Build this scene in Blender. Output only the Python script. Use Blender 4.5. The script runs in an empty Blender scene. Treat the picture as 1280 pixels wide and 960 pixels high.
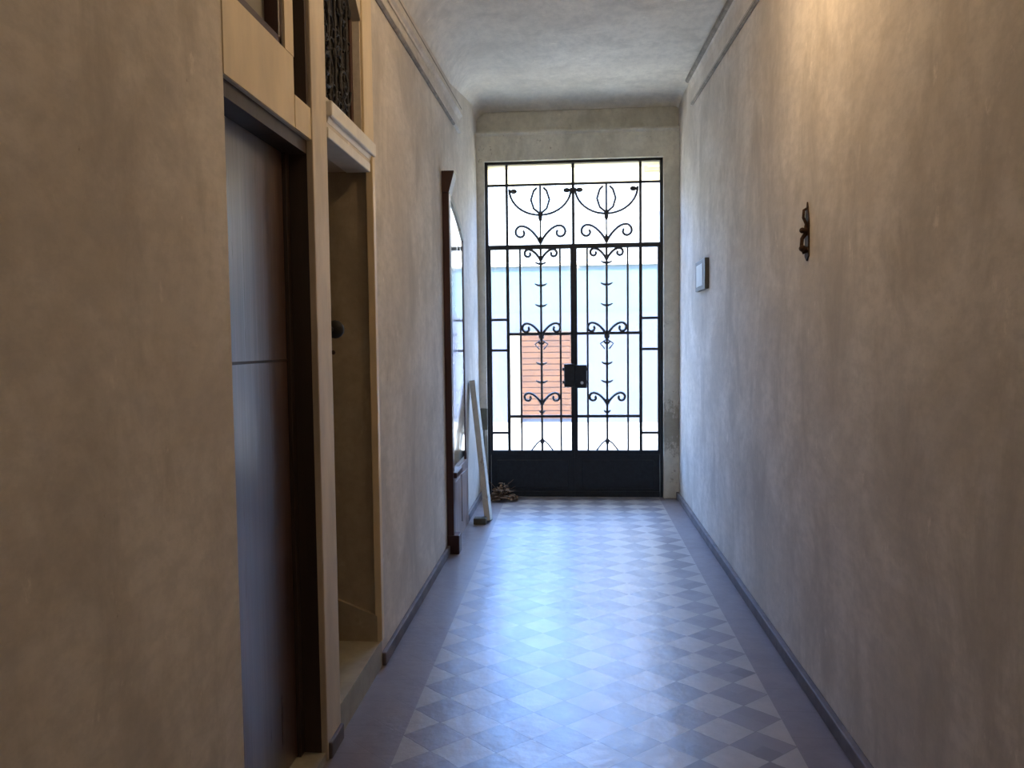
import bpy, bmesh, math, random
from mathutils import Vector, Matrix
random.seed(7)
SC = bpy.context.scene
COL = SC.collection

# ---------------------------------------------------------------- camera
F_PX, EYE = 961.0, 1.45
cam_d = bpy.data.cameras.new('camera'); cam = bpy.data.objects.new('camera', cam_d); COL.objects.link(cam)
cam_d.sensor_width = 36.0; cam_d.lens = F_PX * 36.0 / 1280.0
cam_d.clip_start = 0.02; cam_d.clip_end = 300
yc = Vector((716 - 640, 480 - 427, -F_PX)).normalized()
w = Vector((-math.sin(0.007), math.cos(0.007), 0)); zc = (w - w.dot(yc) * yc).normalized()
xc = yc.cross(zc)
cam.matrix_world = Matrix.Translation((0, 0, EYE)) @ Matrix((xc, yc, zc)).to_4x4()
SC.camera = cam
cam_d.dof.use_dof = False

# ---------------------------------------------------------------- world and exposure
SC.view_settings.view_transform = 'Standard'; SC.view_settings.look = 'None'
SC.view_settings.gamma = 1.0; SC.view_settings.use_curve_mapping = False
SC.view_settings.exposure = 0.47
SKY_STRENGTH = 13.5
LAMP_STRENGTH = 195.0
BACK_FILL_STRENGTH = 90.0
world = bpy.data.worlds.new('sky'); SC.world = world; world.use_nodes = True
wn = world.node_tree; wn.nodes.clear()
wo = wn.nodes.new('ShaderNodeOutputWorld'); wb = wn.nodes.new('ShaderNodeBackground')
tc = wn.nodes.new('ShaderNodeTexCoord'); sp = wn.nodes.new('ShaderNodeSeparateXYZ'); cr = wn.nodes.new('ShaderNodeValToRGB')
cr.color_ramp.elements[0].position = 0.0; cr.color_ramp.elements[0].color = (0.22, 0.23, 0.24, 1)
cr.color_ramp.elements[1].position = 0.9; cr.color_ramp.elements[1].color = (0.50, 0.66, 0.95, 1)
e = cr.color_ramp.elements.new(0.12); e.color = (0.22, 0.24, 0.26, 1)
e = cr.color_ramp.elements.new(0.24); e.color = (0.25, 0.30, 0.36, 1)
e = cr.color_ramp.elements.new(0.30); e.color = (0.30, 0.52, 1.0, 1)
e = cr.color_ramp.elements.new(0.38); e.color = (0.26, 0.56, 1.35, 1)
wn.links.new(tc.outputs['Generated'], sp.inputs[0]); wn.links.new(sp.outputs['Z'], cr.inputs[0])
wn.links.new(cr.outputs[0], wb.inputs[0]); wb.inputs[1].default_value = SKY_STRENGTH
wn.links.new(wb.outputs[0], wo.inputs[0])
sun_d = bpy.data.lights.new('sun', 'SUN'); sun_d.energy = 18.0; sun_d.angle = math.radians(.6); sun_d.color = (1.0, .87, .66)
sun = bpy.data.objects.new('sun', sun_d); COL.objects.link(sun)
sun.rotation_euler = Vector((-.25, -.75, 1.0)).to_track_quat('Z', 'Y').to_euler()     # stands high behind the house, lights the street
# a light portal over the gate opening (adds no light of its own, only steers the sampling of the sky)
pl = bpy.data.lights.new('gate_portal', 'AREA'); pl.shape = 'RECTANGLE'; pl.size = 1.62; pl.size_y = 2.72
pl.cycles.is_portal = True
po = bpy.data.objects.new('gate_portal', pl); COL.objects.link(po)
po.location = (0.012, 7.42, 1.76); po.rotation_euler = (math.radians(90), 0, 0)
# area light shines along local -Z: rotate so that -Z points to -Y (into the corridor)
po.rotation_euler = (math.radians(-90), 0, 0)

# ---------------------------------------------------------------- materials
def nodes(name):
    m = bpy.data.materials.new(name); m.use_nodes = True
    nt = m.node_tree; b = nt.nodes['Principled BSDF']
    return m, nt, b
def N(nt, t, **kw):
    n = nt.nodes.new(t)
    for k, v in kw.items(): setattr(n, k, v)
    return n
def setin(nt, sock, v):
    if isinstance(v, (int, float)): sock.default_value = v
    elif isinstance(v, (tuple, list)): sock.default_value = v
    else: nt.links.new(v, sock)
def MA(nt, op, a, b=0.0, c=None):
    n = N(nt, 'ShaderNodeMath', operation=op)
    setin(nt, n.inputs[0], a); setin(nt, n.inputs[1], b)
    if c is not None: setin(nt, n.inputs[2], c)
    return n.outputs[0]
def MIX(nt, f, a, b):
    n = N(nt, 'ShaderNodeMix', data_type='RGBA')
    setin(nt, n.inputs[0], f); setin(nt, n.inputs[6], a); setin(nt, n.inputs[7], b)
    return n.outputs[2]
def NOISE(nt, scale, stretch=(1, 1, 1), detail=5, rough=0.6, seed=0.0, distort=0.0):
    tc = N(nt, 'ShaderNodeTexCoord'); mp = N(nt, 'ShaderNodeMapping')
    mp.inputs['Scale'].default_value = stretch; mp.inputs['Location'].default_value = (seed, seed * 1.7, seed * .6)
    nt.links.new(tc.outputs['Object'], mp.inputs[0])
    n = N(nt, 'ShaderNodeTexNoise'); n.inputs['Scale'].default_value = scale
    n.inputs['Detail'].default_value = detail; n.inputs['Roughness'].default_value = rough
    n.inputs['Distortion'].default_value = distort
    nt.links.new(mp.outputs[0], n.inputs['Vector'])
    return n.outputs['Fac']
def RAMP(nt, v, p0, p1):
    n = N(nt, 'ShaderNodeMapRange'); n.inputs['From Min'].default_value = p0; n.inputs['From Max'].default_value = p1
    n.interpolation_type = 'SMOOTHSTEP'
    nt.links.new(v, n.inputs['Value']); return n.outputs['Result']
def BUMP(nt, b, v, s, d=0.01):
    n = N(nt, 'ShaderNodeBump'); n.inputs['Strength'].default_value = s; n.inputs['Distance'].default_value = d
    nt.links.new(v, n.inputs['Height']); nt.links.new(n.outputs[0], b.inputs['Normal'])
def c4(c): return (c[0], c[1], c[2], 1)

def plaster(name, base, stain, chip, rough=0.85, chips=0.66, seed=0.0):
    m, nt, b = nodes(name)
    cloud = RAMP(nt, NOISE(nt, 1.9, (1, 1, .8), 8, .66, seed, .6), .38, .62)
    streak = RAMP(nt, NOISE(nt, 3.0, (1, 1, .5), 8, .68, seed + 3, .5), .45, .70)
    fine = NOISE(nt, 22, (1, .5, 1), 8, .75, seed + 5)
    col = MIX(nt, MA(nt, 'MULTIPLY', cloud, .8), c4(base), c4(stain))
    col = MIX(nt, MA(nt, 'MULTIPLY', streak, .6), col, c4([x * .72 for x in stain]))
    col = MIX(nt, MA(nt, 'MULTIPLY', RAMP(nt, fine, .38, .66), .36), col, c4([x * .6 for x in base]))
    pale = RAMP(nt, NOISE(nt, 7, (1, 1.6, .8), 8, .75, seed + 9), .60, .70)
    col = MIX(nt, MA(nt, 'MULTIPLY', pale, .5), col, c4([min(1, x * 1.25) for x in base]))
    ch = RAMP(nt, NOISE(nt, 9, (1, 1, .8), 9, .8, seed + 13), chips, chips + .03)
    col = MIX(nt, MA(nt, 'MULTIPLY', ch, .55), col, c4(chip))
    setin(nt, b.inputs['Base Color'], col); b.inputs['Roughness'].default_value = rough
    b.inputs['Specular IOR Level'].default_value = .25
    BUMP(nt, b, NOISE(nt, 5, (1, 1, .85), 8, .6, seed + 21), .3, .012)
    return m
def simple(name, col, rough=.6, metal=0.0, var=.25, scale=12, stretch=(1, 1, 1), bump=.15, spec=.5):
    m, nt, b = nodes(name)
    n = RAMP(nt, NOISE(nt, scale, stretch, 6, .65, sum(col) * 7), .3, .7)
    setin(nt, b.inputs['Base Color'], MIX(nt, n, c4(col), c4([x * (1 - var) for x in col])))
    b.inputs['Roughness'].default_value = rough; b.inputs['Metallic'].default_value = metal
    b.inputs['Specular IOR Level'].default_value = spec
    BUMP(nt, b, NOISE(nt, scale * 2, stretch, 5, .6), bump, .004)
    return m

M = {}
M['wall'] = plaster('aged_cream_plaster', (.70, .64, .55), (.54, .48, .40), (.28, .23, .18))
M['wall_right'] = plaster('aged_warm_plaster', (.72, .66, .58), (.56, .50, .42), (.30, .25, .19), seed=4.3)
M['end'] = plaster('grey_green_plaster', (.78, .76, .66), (.60, .58, .48), (.20, .17, .12), chips=.615, seed=2.2)
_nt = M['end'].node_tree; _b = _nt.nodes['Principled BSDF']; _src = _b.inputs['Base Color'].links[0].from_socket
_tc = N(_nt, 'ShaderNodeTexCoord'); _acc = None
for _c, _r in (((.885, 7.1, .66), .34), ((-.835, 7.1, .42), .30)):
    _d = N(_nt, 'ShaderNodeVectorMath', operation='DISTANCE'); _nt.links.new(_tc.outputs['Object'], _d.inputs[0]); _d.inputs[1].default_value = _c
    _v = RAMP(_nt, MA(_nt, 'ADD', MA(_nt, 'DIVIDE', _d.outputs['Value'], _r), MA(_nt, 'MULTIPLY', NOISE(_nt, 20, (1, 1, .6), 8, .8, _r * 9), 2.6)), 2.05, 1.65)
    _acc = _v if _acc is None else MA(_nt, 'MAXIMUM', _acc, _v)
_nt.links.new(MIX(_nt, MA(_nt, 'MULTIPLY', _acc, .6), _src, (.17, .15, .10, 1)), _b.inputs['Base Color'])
M['ceiling'] = plaster('whitewashed_ceiling', (.80, .75, .65), (.70, .65, .56), (.42, .40, .36), chips=.74, seed=8)
M['jamb'] = plaster('brown_jamb_paint', (.40, .33, .23), (.34, .27, .19), (.24, .18, .12), chips=.8, seed=5)
M['cream'] = simple('cream_gloss_paint', (.74, .60, .38), .45, var=.18, scale=6, stretch=(1, 1, .3), spec=.4)
M['post'] = simple('worn_beige_paint', (.66, .56, .41), .6, var=.3, scale=7, stretch=(1, 1, .25))
M['ledge'] = simple('white_rail_paint', (.74, .71, .64), .5, var=.15)
M['dark_wood'] = simple('dark_stained_wood', (.055, .033, .022), .5, var=.5, scale=8, stretch=(1, 1, .08), bump=.3)
M['red_wood'] = simple('dark_red_wood', (.060, .020, .014), .4, var=.5, scale=9, stretch=(1, 1, .1), bump=.25)
M['pink_wood'] = simple('faded_wood_panel', (.36, .28, .25), .5, var=.4, scale=9, stretch=(1, 1, .2), bump=.25)
M['iron'] = simple('dark_gate_iron', (.020, .025, .030), .45, .3, var=.4, scale=30)
M['thin_iron'] = simple('grey_wrought_iron', (.06, .062, .072), .5, .3, var=.4, scale=30)
M['rust'] = simple('rusty_iron', (.075, .035, .018), .75, .3, var=.6, scale=40, bump=.5)
M['lattice'] = simple('sooty_lattice_iron', (.020, .016, .014), .55, .2, var=.6, scale=40, bump=.4)
M['bead'] = simple('dirty_grey_bead', (.30, .26, .21), .8, var=.5, scale=9)
M['black'] = simple('black_knob', (.006, .005, .005), .7, var=.2)
M['skirting'] = simple('mauve_grey_stone', (.165, .14, .14), .7, var=.4, scale=8, stretch=(1, 1, 1))
M['step'] = simple('worn_pale_stone', (.36, .33, .25), .6, var=.3, scale=7)
M['plank'] = plaster('flaking_pale_paint', (.62, .62, .55), (.48, .47, .40), (.22, .18, .12), chips=.58, seed=1.4)
M['box_grey'] = simple('pale_grey_metal', (.58, .60, .60), .5, .1, var=.15)
M['box_dark'] = simple('dark_grey_metal', (.10, .10, .10), .5, .2, var=.2)
M['box_green'] = simple('grey_green_box', (.13, .13, .09), .6, var=.3)
M['leaf'] = simple('dry_leaf', (.30, .19, .11), .8, var=.6, scale=18)
M['bark'] = simple('dry_twig', (.16, .10, .07), .8, var=.5, scale=18)
M['brass'] = simple('dull_lamp_metal', (.25, .18, .09), .4, .8, var=.2)
# door 1: dark brown varnished timber, vertical grain, soft gloss
m, nt, b = nodes('varnished_brown_door')
g = NOISE(nt, 14, (1, 1, .05), 7, .65, 1.0)
g2 = NOISE(nt, 40, (1, 1, .03), 4, .6, 5.0)
col = MIX(nt, RAMP(nt, g, .3, .72), (.050, .022, .015, 1), (.115, .060, .042, 1))
col = MIX(nt, MA(nt, 'MULTIPLY', RAMP(nt, g2, .45, .6), .4), col, (.028, .013, .010, 1))
setin(nt, b.inputs['Base Color'], col)
setin(nt, b.inputs['Roughness'], MA(nt, 'ADD', MA(nt, 'MULTIPLY', g2, .22), .20))
b.inputs['Coat Weight'].default_value = 1.0; setin(nt, b.inputs['Coat Roughness'], MA(nt, 'ADD', MA(nt, 'MULTIPLY', g, .35), .16)); b.inputs['Coat IOR'].default_value = 2.1
BUMP(nt, b, g2, .5, .004)
M['door'] = m
# mirror
m, nt, b = nodes('aged_mirror')
b.inputs['Metallic'].default_value = 1.0
sp_ = RAMP(nt, NOISE(nt, 10, (1, 1, 1), 8, .75, 3), .52, .68)
setin(nt, b.inputs['Base Color'], MIX(nt, sp_, (.86, .88, .88, 1), (.50, .48, .46, 1)))
setin(nt, b.inputs['Roughness'], MA(nt, 'ADD', MA(nt, 'MULTIPLY', sp_, .25), .10))
M['mirror'] = m
# dark decorated glass behind iron, over the doors
m, nt, b = nodes('dark_textured_glass')
v = NOISE(nt, 28, (1, 1, .6), 8, .8, 3, 1.5)
setin(nt, b.inputs['Base Color'], MIX(nt, RAMP(nt, v, .48, .66), (.008, .005, .004, 1), (.10, .085, .08, 1)))
b.inputs['Roughness'].default_value = .45; BUMP(nt, b, v, .7, .01)
M['dark_glass'] = m
m, nt, b = nodes('dusty_grey_glass')
setin(nt, b.inputs['Base Color'], MIX(nt, NOISE(nt, 5), (.34, .33, .29, 1), (.24, .22, .19, 1))); b.inputs['Roughness'].default_value = .35
M['grey_glass'] = m
def pane(name, tint, dust):
    m = bpy.data.materials.new(name); m.use_nodes = True; nt = m.node_tree; nt.nodes.clear()
    o = N(nt, 'ShaderNodeOutputMaterial'); t = N(nt, 'ShaderNodeBsdfTransparent'); t.inputs[0].default_value = c4(tint)
    gl = N(nt, 'ShaderNodeBsdfGlossy'); gl.inputs['Roughness'].default_value = .05
    df = N(nt, 'ShaderNodeBsdfTranslucent'); df.inputs[0].default_value = (.9, .95, 1, 1)
    m1 = N(nt, 'ShaderNodeMixShader'); m1.inputs[0].default_value = .05
    m2 = N(nt, 'ShaderNodeMixShader'); m2.inputs[0].default_value = dust
    nt.links.new(t.outputs[0], m1.inputs[1]); nt.links.new(gl.outputs[0], m1.inputs[2])
    nt.links.new(m1.outputs[0], m2.inputs[1]); nt.links.new(df.outputs[0], m2.inputs[2])
    nt.links.new(m2.outputs[0], o.inputs[0]); return m
M['pane'] = pane('clear_gate_glass', (.95, .97, .98), .012)
M['pane_cream'] = pane('cream_tinted_glass', (1.0, .93, .74), .03)
# floor: mauve border, rotated chequer of cream and mauve tiles
m, nt, b = nodes('old_cement_tiles')
tcn = N(nt, 'ShaderNodeTexCoord'); sx = N(nt, 'ShaderNodeSeparateXYZ'); nt.links.new(tcn.outputs['Object'], sx.inputs[0])
X, Y = sx.outputs['X'], sx.outputs['Y']
wob = MA(nt, 'MULTIPLY', MA(nt, 'SUBTRACT', NOISE(nt, 9), .5), .014)
PX_, PY_, X0, X1, Y0 = .2367, .205, -.635, .785, 2.63
u = MA(nt, 'DIVIDE', MA(nt, 'ADD', MA(nt, 'SUBTRACT', X, X0), wob), PX_)
v = MA(nt, 'DIVIDE', MA(nt, 'ADD', MA(nt, 'SUBTRACT', Y, Y0), wob), PY_)
du = MA(nt, 'PINGPONG', MA(nt, 'ADD', u, 40.0), .5); dv = MA(nt, 'PINGPONG', MA(nt, 'ADD', v, 40.0), .5)
s = MA(nt, 'ADD', du, dv)
# dark diamonds vary a little from tile to tile (some nearly black-green, some mauve)
cell = N(nt, 'ShaderNodeTexWhiteNoise', noise_dimensions='2D'); cb = N(nt, 'ShaderNodeCombineXYZ')
nt.links.new(MA(nt, 'FLOOR', MA(nt, 'ADD', u, v)), cb.inputs[0]); nt.links.new(MA(nt, 'FLOOR', MA(nt, 'SUBTRACT', u, v)), cb.inputs[1])
nt.links.new(cb.outputs[0], cell.inputs['Vector'])
wear = NOISE(nt, 6, (1, 1, 1), 7, .7, 2); big = NOISE(nt, 1.3, (1, 1, 1), 4, .6, 6)
lightc = MIX(nt, RAMP(nt, wear, .35, .7), (.38, .345, .325, 1), (.29, .26, .25, 1))
lightc = MIX(nt, MA(nt, 'MULTIPLY', cell.outputs['Value'], .3), lightc, (.36, .31, .27, 1))
darkc = MIX(nt, cell.outputs['Value'], (.125, .108, .118, 1), (.20, .172, .185, 1))
darkc = MIX(nt, MA(nt, 'MULTIPLY', RAMP(nt, wear, .45, .75), .5), darkc, (.27, .24, .24, 1))
islight = MA(nt, 'LESS_THAN', s, .5)
pat = MIX(nt, islight, darkc, lightc)
grout = MA(nt, 'LESS_THAN', MA(nt, 'ABSOLUTE', MA(nt, 'SUBTRACT', s, .5)), .012)
pat = MIX(nt, MA(nt, 'MULTIPLY', grout, .6), pat, (.10, .085, .085, 1))
inner = MA(nt, 'MULTIPLY', MA(nt, 'GREATER_THAN', X, X0), MA(nt, 'LESS_THAN', X, X1))
bord = MIX(nt, RAMP(nt, wear, .3, .7), (.205, .172, .185, 1), (.150, .128, .140, 1))
gy = MA(nt, 'LESS_THAN', MA(nt, 'PINGPONG', MA(nt, 'DIVIDE', MA(nt, 'ADD', Y, 20.0), .2), .5), .015)
bord = MIX(nt, MA(nt, 'MULTIPLY', gy, .4), bord, (.10, .085, .09, 1))
col = MIX(nt, inner, bord, pat)
col = MIX(nt, MA(nt, 'MULTIPLY', RAMP(nt, big, .4, .7), .2), col, (.20, .17, .15, 1))
setin(nt, b.inputs['Base Color'], col)
setin(nt, b.inputs['Roughness'], MA(nt, 'ADD', MA(nt, 'MULTIPLY', wear, .16), MA(nt, 'ADD', MA(nt, 'MULTIPLY', big, .12), .20)))
b.inputs['IOR'].default_value = 1.95
hh = MA(nt, 'ADD', MA(nt, 'MULTIPLY', grout, -.5), NOISE(nt, 7, (1, 1, 1), 4, .6, 4))
BUMP(nt, b, hh, .5, .008)
M['floor'] = m
# outside
M['pavement'] = simple('pale_street_paving', (.54, .48, .38), .8, var=.12, scale=3)
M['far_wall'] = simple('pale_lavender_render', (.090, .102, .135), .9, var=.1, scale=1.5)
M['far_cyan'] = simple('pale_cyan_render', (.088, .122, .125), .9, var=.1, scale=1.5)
M['far_cream'] = simple('cream_painted_pilaster', (.19, .155, .095), .9, var=.15, scale=4)
M['far_house'] = simple('sunlit_cream_render', (.50, .455, .36), .9, var=.1, scale=1.5)
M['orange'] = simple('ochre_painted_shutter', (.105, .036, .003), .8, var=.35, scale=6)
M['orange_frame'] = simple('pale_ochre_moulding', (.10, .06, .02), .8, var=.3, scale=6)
def glow(name, col, s):
    m, nt, b = nodes(name); b.inputs['Base Color'].default_value = c4(col)
    b.inputs['Emission Color'].default_value = c4(col); b.inputs['Emission Strength'].default_value = s; return m
M['bulb'] = glow('warm_bulb', (1.0, .71, .42), LAMP_STRENGTH)
M['bulb_fill'] = glow('warm_fill_bulb', (1.0, .76, .54), BACK_FILL_STRENGTH)

# ---------------------------------------------------------------- mesh helpers
def bx(bm, x0, x1, y0, y1, z0, z1):
    vs = [bm.verts.new((x, y, z)) for x in (x0, x1) for y in (y0, y1) for z in (z0, z1)]
    for f in ((0, 1, 3, 2), (4, 6, 7, 5), (0, 4, 5, 1), (2, 3, 7, 6), (0, 2, 6, 4), (1, 5, 7, 3)):
        bm.faces.new([vs[i] for i in f])
def bevbox(bm, x0, x1, y0, y1, z0, z1, r=.004):
    t = bmesh.new(); bx(t, x0, x1, y0, y1, z0, z1)
    bmesh.ops.bevel(t, geom=t.edges[:], offset=r, segments=2, affect='EDGES', profile=.5)
    me = bpy.data.meshes.new('tmp'); t.to_mesh(me); t.free(); bm.from_mesh(me); bpy.data.meshes.remove(me)
def prism(bm, pts, axis, a, b):
    """pts 2D outline in the two other axes, extruded along axis from a to b"""
    def mk(p, t):
        return (t, p[0], p[1]) if axis == 'x' else (p[0], t, p[1]) if axis == 'y' else (p[0], p[1], t)
    A = [bm.verts.new(mk(p, a)) for p in pts]; B = [bm.verts.new(mk(p, b)) for p in pts]
    n = len(pts); bm.faces.new(A); bm.faces.new(B[::-1])
    for i in range(n): bm.faces.new((A[i], B[i], B[(i + 1) % n], A[(i + 1) % n]))
def tube(bm, pts, r, seg=8, flat=1.0):
    pts = [Vector(p) for p in pts]; rings = []
    n = len(pts); rr = r if isinstance(r, (list, tuple)) else [r] * n
    up = Vector((0, 1, 0))
    for i, p in enumerate(pts):
        t = (pts[min(i + 1, n - 1)] - pts[max(i - 1, 0)]).normalized()
        if abs(t.dot(up)) > .95: up = Vector((0, 0, 1)) if abs(t.z) < .9 else Vector((1, 0, 0))
        s = t.cross(up).normalized(); q = s.cross(t).normalized()
        rings.append([bm.verts.new(p + s * (rr[i] * math.cos(a)) + q * (rr[i] * flat * math.sin(a)))
                      for a in [2 * math.pi * k / seg for k in range(seg)]])
    for A, B in zip(rings, rings[1:]):
        for k in range(seg): bm.faces.new((A[k], A[(k + 1) % seg], B[(k + 1) % seg], B[k]))
    bm.faces.new(rings[0][::-1]); bm.faces.new(rings[-1])
def ball(bm, c, r, sc=(1, 1, 1)):
    bmesh.ops.create_uvsphere(bm, u_segments=14, v_segments=8, radius=r,
                              matrix=Matrix.Translation(c) @ Matrix.Diagonal((*sc, 1)))
def obj(name, bm, mat, parent=None, smooth=False, origin=None):
    bmesh.ops.recalc_face_normals(bm, faces=bm.faces[:])
    me = bpy.data.meshes.new(name); bm.to_mesh(me); bm.free()
    if smooth:
        for p in me.polygons: p.use_smooth = True
    o = bpy.data.objects.new(name, me); me.materials.append(M[mat]); COL.objects.link(o)
    if parent: o.parent = parent; o.matrix_parent_inverse = Matrix.Translation(parent.matrix_world_loc).inverted() if hasattr(parent, 'matrix_world_loc') else Matrix()
    return o
def nb(): return bmesh.new()
TRIM = [0]
def struct(name, bm, mat, smooth=False):
    if name.startswith('trim'): TRIM[0] += 1; name = 'trim_%d' % TRIM[0]
    o = obj(name, bm, mat, smooth=smooth); o['kind'] = 'structure'; return o
def thing(name, label, cat, loc=(0, 0, 0)):
    o = bpy.data.objects.new(name, None); COL.objects.link(o); o.location = loc
    o.empty_display_size = .1; o['label'] = label; o['category'] = cat; return o
def part(name, bm, mat, root, label=None, smooth=False):
    """part built in world coordinates, parented to root (an Empty or a part)"""
    o = obj(name, bm, mat, smooth=smooth)
    off = Vector((0, 0, 0)); p = root
    while p is not None: off += Vector(p.location); p = p.parent
    o.parent = root; o.location = -off if False else (0, 0, 0)
    o.data.transform(Matrix.Translation(-off))
    if label: o['label'] = label
    return o

# ---------------------------------------------------------------- the corridor shell
XL, XR, YE, YB, TOP = -.87, .965, 7.15, -2.6, 3.9
def hl(y): return 3.144 + .058 * (y - 3.8)      # where the cove leaves the window-side wall
def hc(y): return max(3.30, 3.474 + .060 * (y - 4.8))       # ceiling height
bm = nb(); bx(bm, -1.75, 1.25, YB - .2, 7.45, -.12, 0); struct('floor', bm, 'floor')
# left wall: grid of cells with the door and window openings left out
bm = nb()
def wall_cells(bm, ycuts, zcuts, holes, x0, x1):
    for ya, yb in zip(ycuts, ycuts[1:]):
        run = None
        for za, zb in zip(zcuts, zcuts[1:]):
            cy, cz = (ya + yb) / 2, (za + zb) / 2
            if any(h[0] < cy < h[1] and h[2] < cz < h[3] for h in holes):
                if run: bx(bm, x0, x1, ya, yb, run[0], run[1]); run = None
            else: run = (run[0], zb) if run else (za, zb)
        if run: bx(bm, x0, x1, ya, yb, run[0], run[1])
D1 = (1.905, 2.555, 0, 2.13); W1 = (1.60, 2.325, 2.35, 2.95); GR = (2.40, 2.555, 2.235, 2.98)
D2 = (2.70, 3.335, 0, 2.20); W2 = (2.70, 3.19, 2.33, 2.92)
wall_cells(bm, [YB - .2, 1.60, 1.905, 2.325, 2.40, 2.555, 2.70, 3.19, 3.335, 7.45],
           [0, 2.13, 2.20, 2.235, 2.33, 2.35, 2.92, 2.95, 2.98, TOP], [D1, W1, GR, D2, W2], XL - .34, XL)
struct('wall_left', bm, 'wall')
bm = nb(); bx(bm, XR, XR + .28, YB - .2, 7.45, 0, TOP); struct('wall_right', bm, 'wall_right')
bm = nb(); bx(bm, XL - .34, XR + .28, YB - .2, YB, 0, TOP); struct('wall_back', bm, 'wall')
# end wall: surround of the gate, a little ledge, and the recessed band with rounded corners above it
GX0, GX1, GT = -.80, .825, 3.105
bm = nb()
bx(bm, XL - .2, GX0, YE - .05, 7.45, 0, 3.36); bx(bm, GX1, XR + .2, YE - .05, 7.45, 0, 3.36)
bx(bm, GX0, GX1, YE - .05, 7.45, GT, 3.36)
bx(bm, XL - .2, XR + .2, YE + .02, 7.45, 3.36, TOP)
struct('wall_end', bm, 'end')
bm = nb(); prism(bm, [(YE - .04, 3.325), (YE - .075, 3.345), (YE - .075, 3.362), (YE + .03, 3.372), (YE + .03, 3.325)], 'x', XL, XR)
struct('trim_ledge_end', bm, 'end')
# ceiling: lofted vault, coved at the sides, curving down to the end wall
bm = nb()
prof = []
rows = [YB - .1, 0, 2, 3, 4, 5, 5.6, 6.1, 6.5, 6.75] + [6.75 + .40 * math.sin(a * math.pi / 16) for a in range(1, 9)]
for yi in rows:
    L = hl(yi); C = hc(min(yi, 6.9)); ring = []
    dz = 0
    if yi > 6.75:
        q = min(1, (yi - 6.75) / .40); dz = -.04 * (1 - math.sqrt(max(0, 1 - q * q)))
    q_ = min(1, max(0, (yi - 5.7) / 1.0)); L = L + (3.47 - L) * q_; CW = .30 - .18 * q_
    for k in range(13):
        a = k / 12 * math.pi / 2
        ring.append((XL - .01 + CW * (1 - math.cos(a)), L + (C - L) * math.sin(a)))
    for k in range(1, 7): ring.append((XL - .01 + CW + (XR - .06 - XL + .01 - CW) * k / 6, C))
    RZ = C - .05
    for k in range(1, 9):
        a = k / 8 * math.pi / 2
        ring.append((XR - .06 + .07 * math.sin(a), RZ + .05 * math.cos(a)))
    prof.append([bm.verts.new((x, yi, z + dz)) for x, z in ring])
for A, B in zip(prof, prof[1:]):
    for i in range(len(A) - 1): bm.faces.new((A[i], A[i + 1], B[i + 1], B[i]))
ce = struct('ceiling', bm, 'ceiling', smooth=True)
so = ce.modifiers.new('thickness', 'SOLIDIFY'); so.thickness = .12; so.offset = 1
bm = nb(); bx(bm, -1.3, 1.3, YB - .2, 7.45, TOP, TOP + .1); struct('ceiling_upper', bm, 'ceiling')
# cornice mouldings on both walls (they stop short of the end, as in the picture)
def rail(name, xw, sgn, y0, y1, zb, zt, d, mat='ceiling'):
    """moulding along y; zb, zt functions of y"""
    bm = nb(); R = []
    for y in (y0, (y0 + y1) / 2, y1):
        b_, t_ = zb(y), zt(y); h = t_ - b_
        pr = [(xw - sgn * -.01, b_), (xw - sgn * d, b_ + .005), (xw - sgn * d, b_ + .030), (xw - sgn * d * .35, b_ + .036), (xw - sgn * d * .45, b_ + h * .6),
              (xw - sgn * d * .9, t_ - .045), (xw - sgn * d * 1.5, t_ - .035), (xw - sgn * d * 1.5, t_), (xw - sgn * -.01, t_)]
        R.append([bm.verts.new((p[0], y, p[1])) for p in pr])
    for A, B in zip(R, R[1:]):
        for i in range(len(A)): bm.faces.new((A[i], A[(i + 1) % len(A)], B[(i + 1) % len(A)], B[i]))
    bm.faces.new(R[0]); bm.faces.new(R[-1][::-1]); return struct(name, bm, mat)
rail('trim_cornice_left', XL, -1, YB, 6.0, lambda y: 2.99 + .03 * (y - 3.5), lambda y: 3.125 + .050 * (y - 3.8), .022, 'wall')
rail('trim_cornice_right', XR, 1, YB, 6.35, lambda y: 3.19 + .060 * (y - 4.2), lambda y: hc(y) - .03, .022, 'wall_right')
# dirty grey beads that edge the mouldings
def bead(name, xw, y0, y1, z, r):
    bm = nb(); tube(bm, [(xw, y, z(y)) for y in (y0, (y0 + y1) / 2, y1)], r, 8); return struct(name, bm, 'bead')
bead('trim_bead_left', XL + .006, YB, 5.7, lambda y: 2.995 + .03 * (y - 3.5), .013)
bead('trim_bead_left.001', XL + .020, YB, 5.95, lambda y: 3.13 + .050 * (y - 3.8), .015)
bead('trim_bead_right', XR - .008, YB, 6.30, lambda y: 3.20 + .060 * (y - 4.2), .015)
bead('trim_bead_right.001', XR - .034, YB, 6.35, lambda y: hc(y) - .045, .022)
# low skirting of mauve stone
for nm, x0, x1, spans in (('baseboard_left', XL - .001, XL + .022, ((YB, D1[0]), (D1[1], D2[0]), (D2[1], 7.1))),
                          ('baseboard_right', XR - .028, XR + .001, ((YB, 7.1),))):
    bm = nb()
    for a, b_ in spans: bevbox(bm, x0, x1, a, b_, 0, .060, .006)
    struct(nm, bm, 'skirting')
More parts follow.
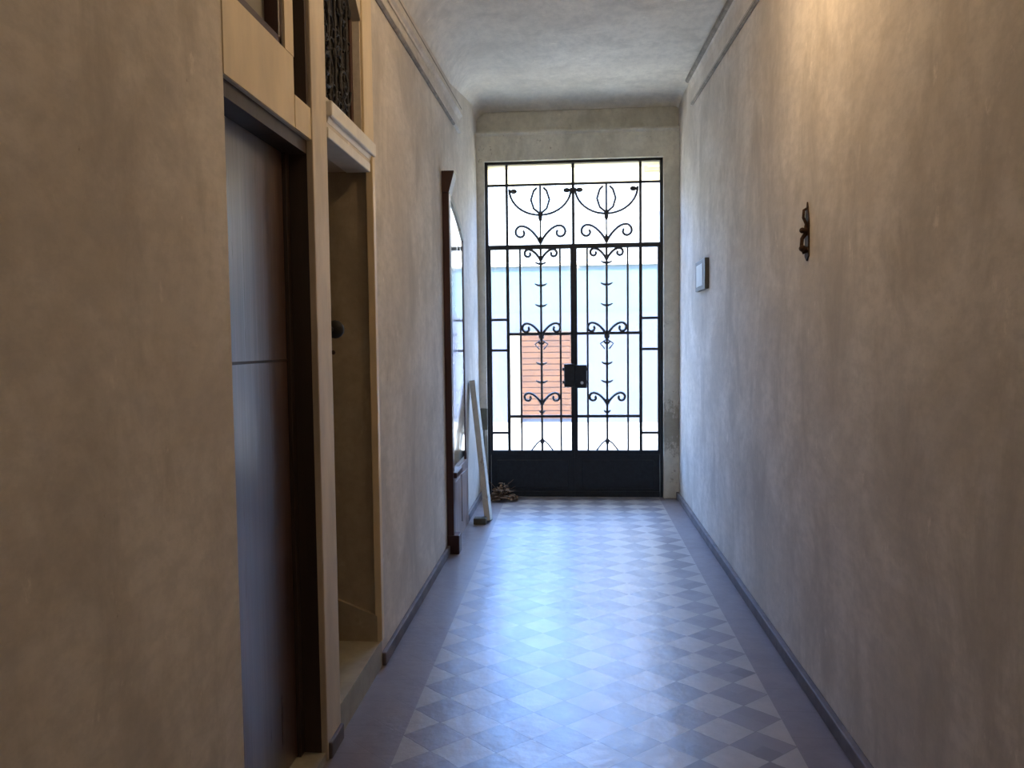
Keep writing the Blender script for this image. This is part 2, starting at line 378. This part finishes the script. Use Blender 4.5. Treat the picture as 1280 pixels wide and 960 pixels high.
# side openings: pale steps and the closet behind the second one
bm = nb(); bx(bm, -1.21, XL + .004, D1[0], D1[1], 0, .03); bx(bm, -1.72, XL + .004, D2[0], D2[1], 0, .12); struct('trim_threshold', bm, 'step')
bm = nb()
bx(bm, -1.70, XL - .34, D2[1], D2[1] + .1, 0, 2.4); bx(bm, -1.70, XL - .34, D2[0] - .1, D2[0], 0, 2.4)
bx(bm, -1.80, -1.70, D2[0] - .1, D2[1] + .1, 0, 2.5); bx(bm, -1.80, XL - .34, D2[0] - .1, D2[1] + .1, 2.2, 2.5)
struct('wall_closet', bm, 'jamb')
bm = nb(); bx(bm, XL - .345, XL - .006, D2[1] - .006, D2[1] + .01, .12, 2.2); struct('trim_jamb_far', bm, 'jamb')
bm = nb(); prism(bm, [(XL - .34, .12), (XL - .010, .12), (XL - .010, .235), (XL - .34, .37)], 'y', D2[1] - .022, D2[1] - .004)  # slanted wedge that models the shadow low on the far jamb as a board
struct('trim_jamb_skirting', bm, 'jamb_shadow_soft' if 'jamb_shadow_soft' in M else 'jamb')

# ---------------------------------------------------------------- door 1 (closed brown leaf in a dark frame)
XD = XL - .085
bm = nb()
bx(bm, XD - .05, XL - .012, D1[1] - .012, D1[1] + .001, .03, 2.13)      # far lining board, seen face on
bx(bm, XD - .05, XL - .012, D1[0] - .001, D1[0] + .012, .03, 2.13)
bx(bm, XD - .05, XL - .012, D1[0], D1[1], 2.085, 2.131)                    # head lining
bx(bm, XD - .05, XD + .012, D1[1] - .045, D1[1] - .010, .03, 2.09)         # stop
d1 = struct('door_1', bm, 'dark_wood')
bm = nb(); bevbox(bm, XD - .045, XD, D1[0] + .012, D1[1] - .045, .035, 2.085, .003)
o = part('door_leaf', bm, 'door', d1)
bm = nb(); bevbox(bm, XD - .048, XD + .003, D1[0] + .014, D1[1] - .047, 1.395, 1.403, .001)
part('door_seam', bm, 'dark_wood', o)

# ---------------------------------------------------------------- transom lights above the doors
bm = nb()
for y0, y1, z0, z1 in ((W1[0], W1[1], W1[2], W1[2] + .03), (W1[0], W1[1], W1[3] - .03, W1[3]), (W1[1] - .022, W1[1], W1[2], W1[3]), (W1[0], W1[0] + .035, W1[2], W1[3])):
    bevbox(bm, XL - .06, XL - .004, y0, y1, z0, z1, .004)
w1 = struct('window_1', bm, 'red_wood')
bm = nb(); bx(bm, XL - .056, XL - .048, W1[0] + .02, W1[1] - .02, W1[2] + .02, W1[3] - .02); part('window_pane', bm, 'grey_glass', w1)
bm = nb(); bx(bm, XL - .34, XL - .16, GR[0], GR[1], GR[2], GR[3]); struct('trim_groove_back', bm, 'dark_wood')
bm = nb()
bx(bm, XL - .335, XL - .15, GR[0], GR[0] + .006, GR[2], GR[3]); bx(bm, XL - .16, XL - .002, GR[1] - .03, GR[1] - .012, GR[2], GR[3])
struct('trim_groove_lining', bm, 'dark_wood')
bm = nb()
for y0, y1, z0, z1 in ((W2[0], W2[1], W2[2], W2[2] + .02), (W2[0], W2[1], W2[3] - .02, W2[3]), (W2[1] - .03, W2[1], W2[2], W2[3]), (W2[0], W2[0] + .03, W2[2], W2[3])):
    bevbox(bm, XL - .07, XL - .03, y0, y1, z0, z1, .004)
w2 = struct('window_2', bm, 'red_wood')
bm = nb(); bx(bm, XL - .046, XL - .038, W2[0] + .01, W2[1] - .01, W2[2] + .01, W2[3] - .01); part('window_pane', bm, 'dark_glass', w2)
# wrought iron scroll lattice in front of the dark pane
bm = nb()
cy, cz = (W2[0] + W2[1]) / 2, (W2[2] + W2[3]) / 2
def spiral(cx, cz, r0, r1, a0, a1, n=26):
    return [(cx + (r0 + (r1 - r0) * t / n) * math.cos(a0 + (a1 - a0) * t / n), cz + (r0 + (r1 - r0) * t / n) * math.sin(a0 + (a1 - a0) * t / n)) for t in range(n + 1)]
for sy in (-1, 1):
    for sz in (-1, 1):
        pts = spiral(cy + sy * .11, cz + sz * .15, .085, .012, 0 if sy > 0 else math.pi, (0 if sy > 0 else math.pi) + sz * sy * 4.5 * math.pi / 2 * 1.4)
        tube(bm, [(XL - .028, p[0], p[1]) for p in pts], .007)
for yy in (cy - .15, cy - .075, cy, cy + .075, cy + .15): tube(bm, [(XL - .03, yy, W2[2]), (XL - .03, yy, W2[3])], .006)
for k in range(60):
    yy, zz = random.uniform(W2[0] + .04, W2[1] - .05), random.uniform(W2[2] + .04, W2[3] - .04); a = random.uniform(0, 6.28)
    p3 = spiral(yy, zz, .035, .008, a, a + 5.0, 12); tube(bm, [(XL - .030, p[0], p[1]) for p in p3], .005, 5)
part('scroll_lattice', bm, 'lattice', w2)
bm = nb(); bx(bm, XL - .01, XL + .003, D1[0] - .0, GR[0], 2.132, W1[2]); bx(bm, XL - .01, XL + .005, W1[1] + .002, GR[0], W1[2], 2.98); bx(bm, XL - .01, XL + .005, GR[0], 2.544, 2.132, GR[2]); struct('trim_head_panel', bm, 'cream')
# white painted rails under the second transom light, and its cream casing
bm = nb()
bevbox(bm, XL - .12, XL + .022, 2.725, 3.345, 2.262, 2.318, .006)
prism(bm, [(XL - .10, 2.262), (XL + .008, 2.262), (XL + .002, 2.242), (XL - .10, 2.242)], 'y', 2.73, 3.335)
bevbox(bm, XL - .10, XL + .006, 2.73, 3.30, 2.188, 2.226, .004)
struct('trim_transom_rail', bm, 'ledge')
bm = nb(); bevbox(bm, XL - .02, XL + .012, 3.195, 3.345, 2.318, 2.955, .004); bevbox(bm, XL - .02, XL + .012, 3.315, 3.355, .12, 2.262, .004)
struct('trim_casing_far', bm, 'cream')
bm = nb(); bevbox(bm, XL - .02, XL + .010, 2.545, 2.70, .0, 2.98, .004); struct('trim_post', bm, 'post')
bm = nb(); prism(bm, [(3.10, 2.86), (3.19, 2.78), (3.19, 2.96), (3.02, 2.96)], 'x', XL - .03, XL + .006); struct('trim_corner_bracket', bm, 'post')

# door 2: pale leaf folded back into the closet against the near jamb, with a black knob
bm = nb(); bevbox(bm, -1.48, XL - .006, 2.702, 2.738, .125, 2.195, .004)
d2 = struct('door_2', bm, 'cream')
bm = nb(); bevbox(bm, XL - .055, XL - .012, 2.736, 2.742, 1.38, 1.62, .003); hd = part('lock_plate', bm, 'post', d2)
bm = nb()
tube(bm, [(XL - .012, 2.74, 1.505), (XL - .010, 2.765, 1.505)], .009, 12)
ball(bm, (XL - .004, 2.782, 1.505), .034, (1, .75, 1)); part('knob', bm, 'black', hd, smooth=True)
bm = nb(); ball(bm, (XL - .012, 2.744, 1.578), .008); ball(bm, (XL - .003, 2.752, 1.42), .008); part('screw', bm, 'rust', hd)

# ---------------------------------------------------------------- tall hall mirror
MY0, MY1, MT = 5.17, 6.08, 2.50
hm = thing('hall_mirror', 'tall dark red wood hall mirror with rounded top and low shelf against the wall', 'mirror', (XL + .03, (MY0 + MY1) / 2, 0))
bm = nb()
bevbox(bm, XL + .002, XL + .048, MY0, MY0 + .075, .06, 2.46, .004)
part('frame_stile', bm, 'red_wood', hm)
bm = nb(); bevbox(bm, XL + .002, XL + .016, MY1 - .05, MY1, .06, 2.26, .003); part('frame_stile', bm, 'red_wood', hm)
# arched head: outline in y,z
def zarch(y):
    t = (y - MY0) / (MY1 - MY0); return 2.51 - .24 * max(0, t - .15) ** 1.6 / .85 ** 1.6
ys = [MY0 + .04 + (MY1 - MY0 - .06) * k / 16 for k in range(17)]
bm = nb(); prism(bm, [(y, zarch(y) - .045) for y in ys] + [(y, zarch(y) + .01) for y in ys[::-1]], 'x', XL + .002, XL + .020); part('arched_head', bm, 'plank', hm, 'pale worn rounded head rail')
bm = nb(); prism(bm, [(y, .56) for y in (ys[0], ys[-1])] + [(y, zarch(y) - .02) for y in ys[::-1]], 'x', XL + .004, XL + .010); part('mirror_glass', bm, 'mirror', hm)
bm = nb()
prism(bm, [(XL + .002, 2.46), (XL + .05, 2.46), (XL + .085, 2.585), (XL + .085, 2.60), (XL + .002, 2.60)], 'y', MY0 - .015, MY0 + .11)
part('cap_moulding', bm, 'red_wood', hm)
bm = nb(); bevbox(bm, XL + .002, XL + .085, MY0 - .01, MY0 + .10, 0.0, .13, .006); part('plinth', bm, 'red_wood', hm)
bm = nb(); bevbox(bm, XL + .002, XL + .070, MY0 + .02, MY0 + .30, .52, .56, .006); part('shelf', bm, 'red_wood', hm)
bm = nb(); bevbox(bm, XL + .002, XL + .024, MY0 + .07, MY1, .0, .525, .004)
for k in range(2):
    bevbox(bm, XL + .022, XL + .030, MY0 + .14 + k * .40, MY0 + .44 + k * .40, .10, .46, .004)
part('base_panel', bm, 'pink_wood', hm, 'faded pinkish wood panel')

# pale board leaning against the wall past the mirror
pk = thing('leaning_board', 'narrow pale board with flaking paint leaning against the wall between mirror and gate', 'board', (-.72, 6.15, 0))
bm = nb()
b0, b1 = Vector((-.715, 6.16, 0)), Vector((XL + .012, 6.40, 1.12))
dr = (b1 - b0).normalized(); side = Vector((0, 1, 0)); side = (side - side.dot(dr) * dr).normalized(); nr = dr.cross(side)
vs = []
for p in (b0, b1):
    for s_, t_ in ((-.075, 0), (.075, 0), (.075, .045), (-.075, .045)):
        q = p + side * s_ + nr * (t_ if nr.x > 0 else -t_); vs.append(bm.verts.new((q.x, q.y, max(q.z, 0))))
bm.faces.new(vs[:4]); bm.faces.new(vs[4:][::-1])
for i in range(4): bm.faces.new((vs[i], vs[4 + i], vs[4 + (i + 1) % 4], vs[(i + 1) % 4]))
part('board', bm, 'plank', pk)
bm = nb(); bevbox(bm, -.80, -.70, 6.02, 6.10, 0, .05, .006); part('foot_shadow_block', bm, 'box_green', pk, 'dark block standing in for the shadow spot at the foot of the board')  # dark block put where the shadow spot lies at the board's foot

# ---------------------------------------------------------------- the gate
GC, GYc = .012, YE + .02
gate = thing('iron_gate', 'tall double wrought iron and glass gate with scrollwork at the end of the corridor', 'gate', (GC, GYc, 0))
def bar(bm, x0, x1, z0, z1, d=.02, y=0.0): bevbox(bm, GC + x0, GC + x1, GYc + y - d, GYc + y + d, z0, z1, .003)
ZP, ZT, ZTOP = .425, 2.325, 3.10
bm = nb()
bar(bm, -.812, -.785, 0, ZTOP, .03); bar(bm, .785, .812, 0, ZTOP, .03); bar(bm, -.812, .812, ZTOP - .02, ZTOP + .004, .03)
bar(bm, -.79, .79, ZT - .018, ZT + .022, .028)
part('gate_frame', bm, 'iron', gate)
def ticks(bm, x, z, wd, y=0, up=.010):
    for s_ in (-1, 1):
        tube(bm, [(GC + x, GYc + y, z - up), (GC + x + s_ * wd * .6, GYc + y, z - up * .2), (GC + x + s_ * wd, GYc + y, z + up)], [.013, .010, .005], 6)
    ball(bm, (GC + x, GYc + y, z - up * .5), .014, (1, .8, 1.3))
def scroll(x, z, s_, size, y=-.005, flip=1):
    """C scroll that rises from the spine at (x, z) and curls in"""
    P = []
    for t in range(8):
        q = t / 7; P.append((x + s_ * size * 1.05 * q, z + flip * size * .95 * math.sin(q * math.pi / 2) ** .8))
    c = (x + s_ * size * 1.05, z + flip * size * .95 - flip * size * .36)
    for t in range(1, 20):
        a = math.pi / 2 - t / 19 * math.pi * 1.75; r = size * .36 * (1 - .62 * t / 19)
        P.append((c[0] + s_ * r * math.cos(a), c[1] + flip * r * math.sin(a)))
    return [(GC + p[0], GYc + y, p[1]) for p in P]
for s_ in (-1, 1):
    bm = nb()
    def rg(a, b_): return (min(s_ * a, s_ * b_), max(s_ * a, s_ * b_))
    bar(bm, *rg(.0, .030), ZP - .05, ZT - .018, .024)                         # meeting stile
    bar(bm, *rg(.766, .784), ZP, ZT - .018, .018)                              # hinge stile
    bar(bm, *rg(.598, .626), ZP, ZT - .018, .012)
    bar(bm, *rg(.0, .785), ZP - .03, ZP + .012, .022)
    lf = part('gate_leaf', bm, 'iron', gate)
    bm = nb()
    for z in (1.66, 1.375, .60): bar(bm, *rg(.61, .78), z - .012, z + .012, .008)
    for z in (1.525, .755): bar(bm, *rg(.02, .61), z - .013, z + .013, .009)
    for x in (.495, .125): bar(bm, *rg(x - .009, x + .009), ZP, ZT - .018, .006)
    part('grille_bar', bm, 'thin_iron', lf, 'thin grey bars')
    bm = nb(); bar(bm, *rg(.293, .313), ZP, ZT - .018, .009)
    for z, wd in ((2.18, .055), (1.98, .055), (1.79, .055), (1.25, .05), (1.08, .055), (.91, .04), (.80, .03), (1.44, .03)): ticks(bm, s_ * .303, z, wd)
    ball(bm, (GC + s_ * .303, GYc, 1.50), .026, (1, .7, 1.3)); ball(bm, (GC + s_ * .303, GYc, .52), .020, (1, .7, 1.6))
    part('spine_bar', bm, 'thin_iron', lf, smooth=False)
    for (z, sz, fl) in ((1.50, .13, 1), (.86, .12, 1), (2.20, .11, 1)):
        for q in (-1, 1):
            bm = nb(); tube(bm, scroll(s_ * .303, z, q, sz, flip=fl), .012, 6); part('scroll', bm, 'thin_iron', lf)
    for q in (-1, 1):
        bm = nb()
        tube(bm, [(GC + s_ * .303, GYc, .54), (GC + s_ * .303 + q * .05, GYc, .50), (GC + s_ * .303 + q * .10, GYc, ZP + .01)], .008, 6)
        part('foot_flourish', bm, 'thin_iron', lf)
        bm = nb(); tube(bm, [(GC + s_ * .303, GYc, 1.47), (GC + s_ * .303 + q * .06, GYc, 1.43), (GC + s_ * .303 + q * .02, GYc, 1.38)], .007, 6); part('collar_flourish', bm, 'thin_iron', lf)
    bm = nb(); bar(bm, *rg(.0, .784), 0.0, ZP - .02, .008)
    bevbox(bm, GC + rg(.06, .73)[0], GC + rg(.06, .73)[1], GYc - .016, GYc, .08, ZP - .08, .006)
    bar(bm, *rg(.0, .784), 0.0, .05, .02)
    part('kick_panel', bm, 'iron', lf)
    bm = nb(); bx(bm, GC + rg(.02, .775)[0], GC + rg(.02, .775)[1], GYc + .028, GYc + .032, ZP, ZT); part('glass_pane', bm, 'pane', lf)
    # fixed light above
    bm = nb()
    bar(bm, *rg(0, .013), ZT, ZTOP, .016); bar(bm, *rg(.600, .624), ZT, ZTOP, .010); bar(bm, *rg(0, .79), 2.886, 2.908, .010)
    tg = part('transom_grille', bm, 'thin_iron', gate)
    bm = nb(); bar(bm, *rg(.296, .310), ZT, 2.66, .008); ball(bm, (GC + s_ * .303, GYc, 2.60), .020, (1, .7, 2)); ball(bm, (GC + s_ * .303, GYc, 2.40), .016, (1, .7, 2))
    part('spine_bar', bm, 'thin_iron', tg)
    bm = nb()
    tube(bm, [(GC + s_ * .303 + .285 * math.cos(a), GYc, 2.86 - .24 * math.sin(a)) for a in [math.pi * k / 20 for k in range(21)]], .011, 6)
    part('garland_arc', bm, 'thin_iron', tg)
    for q in (-1, 0, 1):
        bm = nb()
        if q == 0: tube(bm, [(GC + s_ * .303, GYc, 2.64), (GC + s_ * .303, GYc, 2.89)], .010, 6)
        else:
            tube(bm, [(GC + s_ * .303, GYc, 2.63), (GC + s_ * .303 + q * .06, GYc, 2.68), (GC + s_ * .303 + q * .085, GYc, 2.76), (GC + s_ * .303 + q * .06, GYc, 2.84), (GC + s_ * .303 + q * .03, GYc, 2.87)], .011, 6)
        part('shell_rib', bm, 'thin_iron', tg)
    for q in (-1, 1):
        bm = nb(); tube(bm, scroll(s_ * .303, 2.36, q, .17), .012, 6); part('scroll', bm, 'thin_iron', tg)
        bm = nb(); ball(bm, (GC + s_ * .303 + q * .245, GYc, 2.84), .022, (1.5, .5, 1)); part('leaf_boss', bm, 'thin_iron', tg)
    bm = nb(); bx(bm, GC + rg(.008, .785)[0], GC + rg(.008, .785)[1], GYc + .028, GYc + .032, ZT, 2.897); part('glass_pane', bm, 'pane', tg)
    bm = nb(); bx(bm, GC + rg(.008, .785)[0], GC + rg(.008, .785)[1], GYc + .028, GYc + .032, 2.899, ZTOP); part('glass_pane', bm, 'pane_cream', tg, 'cream tinted glass')
bm = nb(); bevbox(bm, GC - .095, GC + .0, GYc - .065, GYc - .022, 1.03, 1.245, .008); bevbox(bm, GC + .004, GC + .115, GYc - .060, GYc - .022, 1.02, 1.235, .008)
bevbox(bm, GC - .11, GC + .13, GYc - .05, GYc - .03, 1.06, 1.09, .004); bevbox(bm, GC - .11, GC + .13, GYc - .05, GYc - .03, 1.18, 1.21, .004)
lk = part('lock_case', bm, 'iron', gate, 'square black lock box')
bm = nb(); tube(bm, [(GC + .07, GYc - .058, 1.07), (GC + .07, GYc - .072, 1.07)], .014, 12); part('keyhole_cover', bm, 'box_grey', lk)

# ---------------------------------------------------------------- small things on the walls and floor
eb = thing('electrical_box', 'small pale grey electrical box with dark edges mounted on the wall near the gate', 'box', (XR - .02, 5.78, 1.93))
bm = nb(); bevbox(bm, XR - .030, XR - .001, 5.57, 5.99, 1.815, 2.035, .004); part('case', bm, 'box_dark', eb)
bm = nb(); bevbox(bm, XR - .033, XR - .029, 5.66, 5.93, 1.845, 2.005, .003); part('cover', bm, 'box_grey', eb, 'pale grey cover')
hk = thing('wall_hook', 'small dark rusty iron hook bracket on the bare wall above eye level', 'hook', (XR - .01, 3.27, 1.89))
bm = nb(); prism(bm, [(3.245, 1.79), (3.27, 1.77), (3.295, 1.79), (3.295, 1.93), (3.285, 1.97), (3.27, 2.01), (3.255, 1.97), (3.245, 1.93)], 'x', XR - .006, XR + .001); part('back_plate', bm, 'rust', hk)
bm = nb()
tube(bm, [(XR - .004, 3.27, 1.985), (XR - .020, 3.26, 1.975), (XR - .022, 3.26, 1.945), (XR - .010, 3.26, 1.92), (XR - .012, 3.26, 1.88), (XR - .026, 3.26, 1.86), (XR - .028, 3.26, 1.83), (XR - .014, 3.26, 1.80)], [.005, .006, .006, .007, .010, .008, .008, .010], 8)
tube(bm, [(XR - .003, 3.26, 1.895), (XR - .030, 3.255, 1.892)], [.012, .010], 8); ball(bm, (XR - .027, 3.255, 1.893), .012)
tube(bm, [(XR - .003, 3.26, 1.815), (XR - .030, 3.255, 1.818)], [.013, .010], 8); ball(bm, (XR - .026, 3.255, 1.820), .014)
part('hook', bm, 'rust', hk, smooth=True)
jb = thing('junction_box', 'small grey green box fixed low on the plaster beside the gate', 'box', (-.84, YE - .06, .73))
bm = nb(); bevbox(bm, -.865, -.795, YE - .085, YE - .049, .64, .84, .006); part('case', bm, 'box_green', jb)
bm = nb(); tube(bm, [(-.83, YE - .062, .64), (-.828, YE - .060, .50), (-.835, YE - .058, .3)], .006, 6); part('cable', bm, 'box_green', jb)
# heap of dry leaves in the corner by the gate
lh = thing('leaf_heap', 'small heap of dry brown leaves on the floor in the corner by the gate', 'leaves', (-.68, 6.95, 0))
bm = nb()
for k in range(170):
    a = random.uniform(0, 2 * math.pi); r = random.random() ** .6 * .15
    z = random.uniform(.012, max(.03, .20 * (1 - r / .16)))
    c = Vector((-.66 + r * math.cos(a) * 1.0, 6.96 + r * math.sin(a) * .6, z)); L = random.uniform(.016, .032)
    rot = Matrix.Rotation(random.uniform(0, 6.28), 3, 'Z') @ Matrix.Rotation(random.uniform(-1.2, 1.2), 3, 'X')
    pts = [(-L, 0, 0), (-L * .4, -L * .5, .006), (L * .5, -L * .42, .008), (L, 0, 0), (L * .5, L * .42, .008), (-L * .4, L * .5, .006)]
    vv = [bm.verts.new(c + rot @ Vector(p)) for p in pts]; vv = vv
    for v_ in vv: v_.co.z = max(v_.co.z, .003)
    try: bm.faces.new((vv[0], vv[1], vv[2], vv[3])); bm.faces.new((vv[0], vv[3], vv[4], vv[5]))
    except ValueError: pass
o = part('dry_leaves', bm, 'leaf', lh); o['kind'] = 'stuff'
bm = nb()
for k in range(12):
    a = random.uniform(0, 6.28); c = Vector((-.66, 6.96, .01)); e_ = c + Vector((math.cos(a) * .13, math.sin(a) * .08, random.uniform(.05, .2)))
    tube(bm, [c + Vector((0, 0, .005)), (c + e_) / 2 + Vector((random.uniform(-.02, .02), 0, .03)), e_], .003, 5)
o = part('twigs', bm, 'bark', lh); o['kind'] = 'stuff'

# ---------------------------------------------------------------- corridor lamp above the frame, plus a fill bulb added behind the camera
def pendant(x, y, z, mat, label):
    t = thing('pendant_lamp', label, 'lamp', (x, y, z))
    zc_ = hc(y)
    bm = nb(); tube(bm, [(x, y, z + .09), (x, y, zc_)], .004, 8); part('cord', bm, 'black', t)
    bm = nb(); tube(bm, [(x, y, z + .05), (x, y, z + .10)], [.022, .016], 14); part('socket', bm, 'brass', t)
    bm = nb(); ball(bm, (x, y, z), .045, (1, 1, 1.15)); part('bulb', bm, mat, t, smooth=True)
    bm = nb(); tube(bm, [(x, y, zc_ - .03), (x, y, zc_ + .005)], [.03, .05], 16); part('ceiling_rose', bm, 'brass', t)
pendant(.34, 2.95, 3.02, 'bulb', 'bare warm bulb hanging on a cord from the middle of the corridor ceiling')
pendant(.05, -.9, 2.95, 'bulb_fill', 'bare warm fill bulb on a cord, added unseen behind the camera')  # added out of view as fill light for the near walls

# ---------------------------------------------------------------- the street beyond the gate
bm = nb(); bx(bm, -14, 14, 7.45, 30, -.14, -.02); struct('ground', bm, 'pavement')
hs = thing('street_wall', 'pale rendered building front across the street seen through the gate', 'building', (0, 14, -.02))
bm = nb(); bx(bm, -9, 9, 14.0, 14.5, -.02, 1.98); part('wall', bm, 'far_wall', hs)
bm = nb(); bx(bm, -9, 9, 14.03, 14.5, 1.98, 2.82); part('upper_wall', bm, 'far_cyan', hs, 'pale cyan upper part of the wall')
bm = nb(); bevbox(bm, -9, 9, 13.95, 14.5, 2.82, 2.90, .02); part('coping', bm, 'pavement', hs)
bm = nb(); bevbox(bm, -1.16, -.95, 13.92, 14.02, -.02, 1.62, .01); part('pilaster', bm, 'far_cream', hs, 'cream pilaster')
sh = None
bm = nb(); bx(bm, -.95, -.03, 13.95, 14.01, .06, 1.60)
for k in range(14): bevbox(bm, -.93, -.05, 13.935, 13.955, .10 + k * .106, .10 + k * .106 + .09, .006)
sh = part('shutter', bm, 'orange', hs, 'ochre orange shutter')
bm = nb(); bevbox(bm, -.97, -.01, 13.92, 13.96, 1.58, 1.64, .008); part('shutter_lintel', bm, 'orange_frame', sh)

fh = thing('street_house', 'tall sunlit cream house rising behind the street wall', 'building', (5, 24, -.02))
bm = nb(); bx(bm, .35, 12, 24, 32, -.02, 9.5); part('wall', bm, 'far_house', fh)
bm = nb(); bevbox(bm, .15, 12.2, 23.7, 32.2, 9.5, 9.8, .03); part('roof_cornice', bm, 'far_house', fh)
for kx in (2.2, 5.2, 8.2):
    for kz in (3.6, 6.6):
        bm = nb(); bevbox(bm, kx, kx + 1.1, 23.96, 24.02, kz, kz + 1.8, .01); wf = part('window', bm, 'far_cream', fh)
        bm = nb(); bx(bm, kx + .12, kx + .98, 23.95, 23.97, kz + .12, kz + 1.68); part('pane', bm, 'grey_glass', wf)
